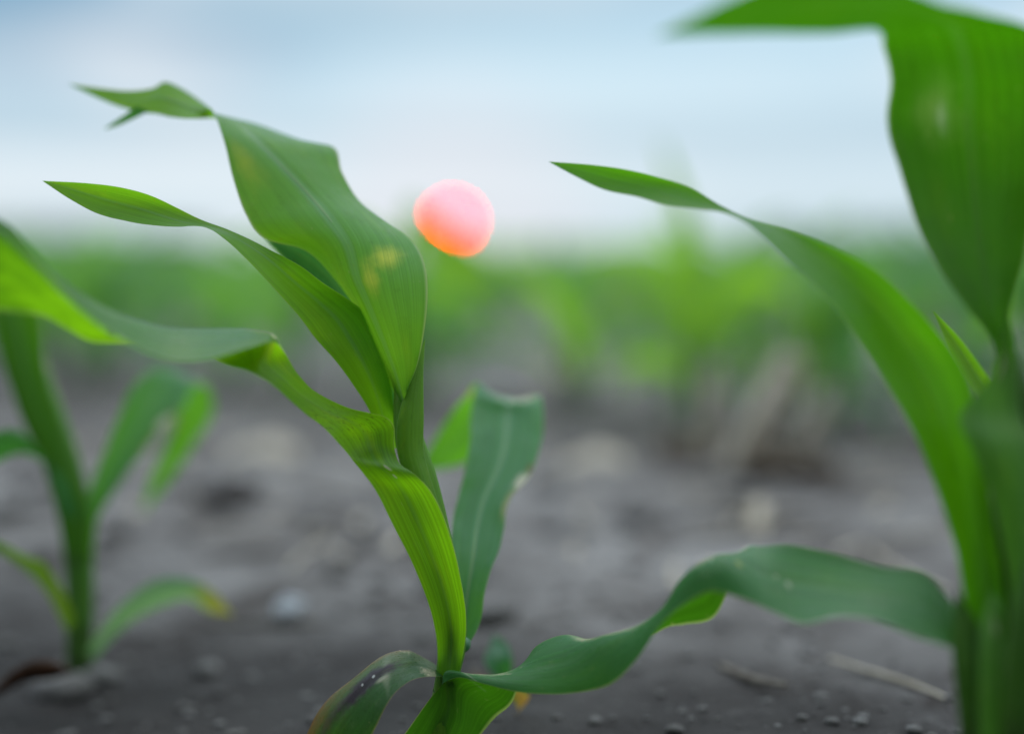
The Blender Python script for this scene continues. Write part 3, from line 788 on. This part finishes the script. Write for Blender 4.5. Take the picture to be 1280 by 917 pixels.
# long thin straws strewn behind the low twisting leaf
straw_src = stick_mesh("dry_straw", .13, .0024, .05, 21); straw_src.materials.append(M_STRAW)
dark_src = stick_mesh("dark_straw", .12, .003, .07, 22); dark_src.materials.append(M_TWIG)
for i in range(34):
    px = q.uniform(800, 1190) if i < 20 else q.uniform(150, 800)
    g = ground_at(px, q.uniform(540, 730))
    dk = i % 3 == 2
    o = bpy.data.objects.new("dark_straw" if dk else "dry_straw", dark_src if dk else straw_src); C.objects.link(o)
    o.location = (g.x, g.y, soil_h(g.x, g.y)+.003); o.rotation_euler = (0, q.uniform(-.12, .12), q.uniform(-.9, 1.9)); o.scale = (q.uniform(.6, 1.3),)*3
    if dk: tag(o, "dark thin straw of last year's crop lying on the grey soil", "straw", "dark straws on the soil")
    else: tag(o, "pale thin straw of last year's crop lying on the grey soil", "straw", "pale straws on the soil")

# white stone with the dark twig beside it
def stone(name, px, py, r, mt, label, cat, flat=.75, seed=1):
    g = ground_at(px, py); bm = bmesh.new()
    lump(bm, Vector((0, 0, 0)), r, seed, flat, 3)
    me = bpy.data.meshes.new(name); bm.to_mesh(me); bm.free(); shade(me)
    o = link(name, me, mt); o.location = (g.x, g.y, soil_h(g.x, g.y)+r*flat*.6)
    return tag(o, label, cat)
stone("white_stone", 360, 738, .0105, M_STONE, "small white stone beside the dark twig, left of the middle plant", "stone", .9)
stone("soil_clod", 285, 625, .030, plain_mat("dark_clod", (.045, .037, .034), (.08, .07, .065), .95, 45), "dark brown soil clod between the left and middle plants", "soil clod", .6, 5)
g = ground_at(350, 752)
o = link("dark_twig", stick_mesh("dark_twig", .125, .0028, .05, 3), M_TWIG); o.location = (g.x, g.y, soil_h(g.x, g.y)+.002); o.rotation_euler = (0, 0, -.06)
tag(o, "thin dark twig lying across the soil beside the white stone", "twig")
g = ground_at(940, 850)
o = link("dry_stick", stick_mesh("dry_stick", .075, .0028, .06, 8), plain_mat("brown_stick", (.10, .08, .065), (.2, .17, .14), .9, 60)); o.location = (g.x, g.y, soil_h(g.x, g.y)+.002); o.rotation_euler = (0, .1, 2.0)
tag(o, "short brown stick on the soil below the low twisting leaf", "stick")
g = ground_at(1120, 850)
o = link("dry_stick", stick_mesh("dry_stick", .11, .0016, .04, 12), M_STRAW); o.location = (g.x, g.y, soil_h(g.x, g.y)+.002); o.rotation_euler = (0, .05, -.9)
tag(o, "thin pale stick lying by the foot of the right plant", "stick")

# old corn stub: leaning pale stalk with a dark root ball
g = ground_at(960, 590)
st_root = empty("corn_stubble", (g.x, g.y, soil_h(g.x, g.y)))
tag(st_root, "pale leaning stub of an old corn stalk with dry leaves and dark roots", "corn stubble")
link("stalk", tube_mesh("stalk", [(Vector((-.045, 0, .0)), .017), (Vector((-.02, 0, .05)), .019), (Vector((.012, .0, .10)), .021), (Vector((.03, 0, .15)), .018)], 12, wob=.2), M_STRAW, st_root)
for i in range(5):
    bm = bmesh.new()
    lump(bm, Vector(((-.10, -.07, .0, .035, .06)[i], (.10, .14, -.03, -.01, -.05)[i], .010)), (.030, .024, .026, .022, .02)[i], i*3.1, .7, 2)
    me = bpy.data.meshes.new("root_clump"); bm.to_mesh(me); bm.free(); shade(me)
    link("root_clump", me, M_ROOT, st_root)
for i, (dx_, dy_, tl, hh) in enumerate(((.03, .05, .25, .12), (.06, .02, -.2, .09), (.10, .06, .4, .10), (-.02, .08, .1, .13))):
    link("dry_leaf", tube_mesh("dry_leaf", [(Vector((dx_-.05, dy_, 0)), .009), (Vector((dx_-.05+tl*hh*.5, dy_, hh*.5)), .010), (Vector((dx_-.05+tl*hh, dy_, hh)), .004)], 8, wob=.4, seed=i), M_STRAW, st_root)
for (a, b) in ((.4, .10), (1.3, .085), (2.6, .11), (4.0, .09), (5.2, .1)):
    link("root", tube_mesh("root", [(Vector((-.02, 0, .03)), .004), (Vector((math.cos(a)*b*.6, math.sin(a)*b*.6, .03)), .003), (Vector((math.cos(a)*b, math.sin(a)*b, .004)), .0015)], 6), M_ROOT, st_root)

# curled dead leaf at the left plant's foot and dark crumb behind the middle plant
st = []
def curl(px0, py0, px1, py1, d, W):
    s = []
    for i in range(6):
        f = i/5; x = px0+(px1-px0)*f; y = py0+(py1-py0)*f-14*math.sin(f*math.pi)
        w = W*math.sin(math.pi*(.12+.8*f))
        s.append(SB(x, y-w, x+4, y+w, d, .012, -.006))
    return s
org = at(40, 868, .93); org.z = soil_h(org.x, org.y)
me, _, _ = blade_mesh("dead_leaf", curl(-10, 868, 88, 838, .97, 11), org, nu=8, nv=30, ruffle=.004, seed=31)
o = link("dead_leaf", me, M_BROWN); o.location = org
tag(o, "curled reddish brown dead leaf at the foot of the left plant", "dead leaf")
stone("soil_clod", 596, 850, .0085, M_ROOT, "small dark clod just behind the middle plant's stem", "soil clod", .7, 9)

# seedling behind the middle plant
d = .93
org = at(640, 868, d); org.z = soil_h(org.x, org.y)
e = empty("weed_seedling", org); tag(e, "small bluish green seedling behind the middle plant's foot", "weed")
for i, st in enumerate(([SB(636, 870, 642, 870, d), SB(622, 850, 640, 846, d, 0, .004), SB(606, 826, 640, 822, d, .0, .005), SB(612, 806, 634, 804, d+.01, 0, .004), tipb(618, 792, d+.02)],
                       [SB(638, 870, 644, 870, d), SB(650, 850, 664, 858, d, 0, .004), SB(668, 836, 684, 846, d, 0, -.003), tipb(706, 850, d)])):
    me, _, _ = blade_mesh("leaf", st, org, nu=8, nv=24, ruffle=.001, seed=70+i)
    link("leaf", me, M_DEEP, e)

# ------------------------------------------------------------------ far woods at the horizon
M_WOOD = plain_mat("far_wood_leaves", (.02, .055, .035), (.045, .095, .05), .9, .3)
bm = bmesh.new(); q = random.Random(9)
for (p0, p1, n) in ((-250, 250, 300), (960, 1500, 300)):
    for i in range(n):
        px = q.uniform(p0, p1); D = q.uniform(560, 640); edge = min(1, (px-p0)/90, (p1-px)/90) if p0 > 0 else min(1, (p1-px)/90)
        X = (px-640)/F*D; h = q.uniform(4.0, 7.5)*max(.35, edge)
        r = q.uniform(2.0, 3.2)
        lump(bm, Vector((X, D, h-r)), r, i*.7, 1.0, 2)
        if i % 2 == 0: lump(bm, Vector((X+q.uniform(-3, 3), D-2, r*.6)), r*1.2, i*.3, 1.0, 2)
me = bpy.data.meshes.new("far_woods"); bm.to_mesh(me); bm.free(); shade(me)
tag(link("far_woods", me, M_WOOD), kind="stuff", label="far dark woods along the horizon", cat="woods")

# ------------------------------------------------------------------ sun disc, light, sky
az = math.atan((SUN_PX-640)/F); sun_dir = (at(SUN_PX, SUN_PY, 1.0)-O).normalized()
el = math.asin(sun_dir.z)
bm = bmesh.new(); bmesh.ops.create_uvsphere(bm, u_segments=48, v_segments=24, radius=1500*math.tan(math.radians(.29)))
me = bpy.data.meshes.new("setting_sun"); bm.to_mesh(me); bm.free(); shade(me)
m, t = mat("sun_glow")
# deep red of a low sun: a spectral red lies outside the screen's gamut, so its green part is slightly negative
e = t.new('ShaderNodeEmission'); t.put(e.inputs[0], t.xyz(1.0, -.056, -.034)); e.inputs[1].default_value = 80
o_ = t.new('ShaderNodeOutputMaterial'); t.l.new(e.outputs[0], o_.inputs[0])
m.cycles.emission_sampling = 'NONE'
sun_o = link("setting_sun", me, m); sun_o.location = O + sun_dir*1500
tag(sun_o, "round coral pink setting sun low above the green field", "sun")

ld = bpy.data.lights.new("sun_light", 'SUN'); ld.energy = 0.6; ld.angle = math.radians(10); ld.color = (1.0, .80, .66)
lo = bpy.data.objects.new("sun_light", ld); C.objects.link(lo)
el_l = math.radians(3.0)
dv = Vector((math.sin(az)*math.cos(el_l), math.cos(az)*math.cos(el_l), math.sin(el_l)))
lo.rotation_euler = dv.to_track_quat('Z', 'Y').to_euler(); lo.location = (0, 5, 5)

w = bpy.data.worlds.new("World"); scene.world = w; w.use_nodes = True
t = NT(w.node_tree)
sky = t.new('ShaderNodeTexSky', sky_type='NISHITA'); sky.sun_disc = False
sky.sun_elevation = max(el, math.radians(1.0)); sky.sun_rotation = az
b1 = t.new('ShaderNodeBackground'); t.l.new(sky.outputs[0], b1.inputs[0]); b1.inputs[1].default_value = .05
dirv = t.new('ShaderNodeTexCoord').outputs['Generated']
dx, dy, dz = t.sep(dirv)
ramp = t.new('ShaderNodeValToRGB')
t.put(ramp.inputs[0], t.rng(dz, -.02, .22, 0, 1, False))
cr = ramp.color_ramp
stops = [(0, (.60, .64, .70)), (.10, (.63, .77, .85)), (.20, (.71, .85, .93)), (.38, (.72, .88, .97)), (.60, (.63, .83, .95)), (.80, (.44, .68, .85)), (1, (.42, .66, .83))]
cr.elements[0].position = 0; cr.elements[0].color = (*stops[0][1], 1)
cr.elements[1].position = 1; cr.elements[1].color = (*stops[-1][1], 1)
for p_, c_ in stops[1:-1]:
    e_ = cr.elements.new(p_); e_.color = (*c_, 1)
col = ramp.outputs[0]
# stratus streaks and blue gaps
cl = t.noise(t.xyz(t.math('MULTIPLY', dx, 2.2), t.math('MULTIPLY', dy, .8), t.math('MULTIPLY', dz, 17)), 1.0, 3, .5, .3)
cl2 = t.noise(t.xyz(t.math('MULTIPLY', dx, 3.0), t.math('MULTIPLY', dy, .5), t.math('ADD', t.math('MULTIPLY', dz, 9), 4.0)), 1.0, 2, .5)
side = t.rng(dx, -.02, -.34)
gap = t.math('MULTIPLY', t.rng(dz, .06, .16), t.math('ADD', t.math('MULTIPLY', side, .95), t.math('MULTIPLY', t.rng(cl, .48, .70), .6)), clamp=True)
col = t.mix(gap, col, (.18, .38, .57))
col = t.mix(t.math('MULTIPLY', t.rng(cl2, .42, .64), .8), col, (.88, .93, .98))
cl3 = t.noise(t.xyz(t.math('MULTIPLY', dx, 1.6), t.math('MULTIPLY', dy, .4), t.math('ADD', t.math('MULTIPLY', dz, 26), 9.0)), 1.0, 2, .5, .2)
col = t.mix(t.math('MULTIPLY', t.math('MULTIPLY', t.rng(cl3, .44, .64), t.rng(dz, .015, .07)), .62), col, (.45, .62, .74))
lowside = t.math('MULTIPLY', t.rng(t.math('ABSOLUTE', t.math('SUBTRACT', dx, -.04)), .08, .36), t.rng(dz, .05, .0))
col = t.mix(t.math('MULTIPLY', lowside, .55), col, (.44, .60, .66))
vm = t.new('ShaderNodeVectorMath', operation='DOT_PRODUCT'); t.l.new(dirv, vm.inputs[0]); vm.inputs[1].default_value = sun_dir
glow = t.rng(vm.outputs['Value'], .992, 1.0)
col = t.mix(t.math('MULTIPLY', glow, .35), col, (.88, .84, .90))
# unseen sky made brighter overhead and dimmer behind the camera to shape the light
gain = t.math('ADD', t.rng(dz, .16, .80, 1.0, 4.3), 0.0)
gain = t.math('MULTIPLY', gain, t.rng(dy, .25, -.55, 1.0, .27))
col = t.mix(1.0, col, t.xyz(t.math('MULTIPLY', gain, t.rng(dz, .15, .5, 1.0, 1.14)), gain, t.math('MULTIPLY', gain, t.rng(dz, .15, .5, 1.0, .93))), 'MULTIPLY')
b2 = t.new('ShaderNodeBackground'); t.l.new(col, b2.inputs[0]); b2.inputs[1].default_value = 1.0
ad = t.new('ShaderNodeMixShader'); ad.inputs[0].default_value = .97   # cloud cover
t.l.new(b1.outputs[0], ad.inputs[1]); t.l.new(b2.outputs[0], ad.inputs[2])
ow = t.new('ShaderNodeOutputWorld'); t.l.new(ad.outputs[0], ow.inputs[0])

# ------------------------------------------------------------------ render settings
scene.view_settings.view_transform = 'Standard'
scene.view_settings.look = 'None'
scene.view_settings.exposure = 0
scene.view_settings.gamma = 1
cy = scene.cycles
scene.render.engine = 'CYCLES'
cy.use_adaptive_sampling = False
cy.use_denoising = True
cy.sample_clamp_direct = 0
cy.sample_clamp_indirect = 6
cy.max_bounces = 8
cy.transmission_bounces = 6
cy.diffuse_bounces = 5
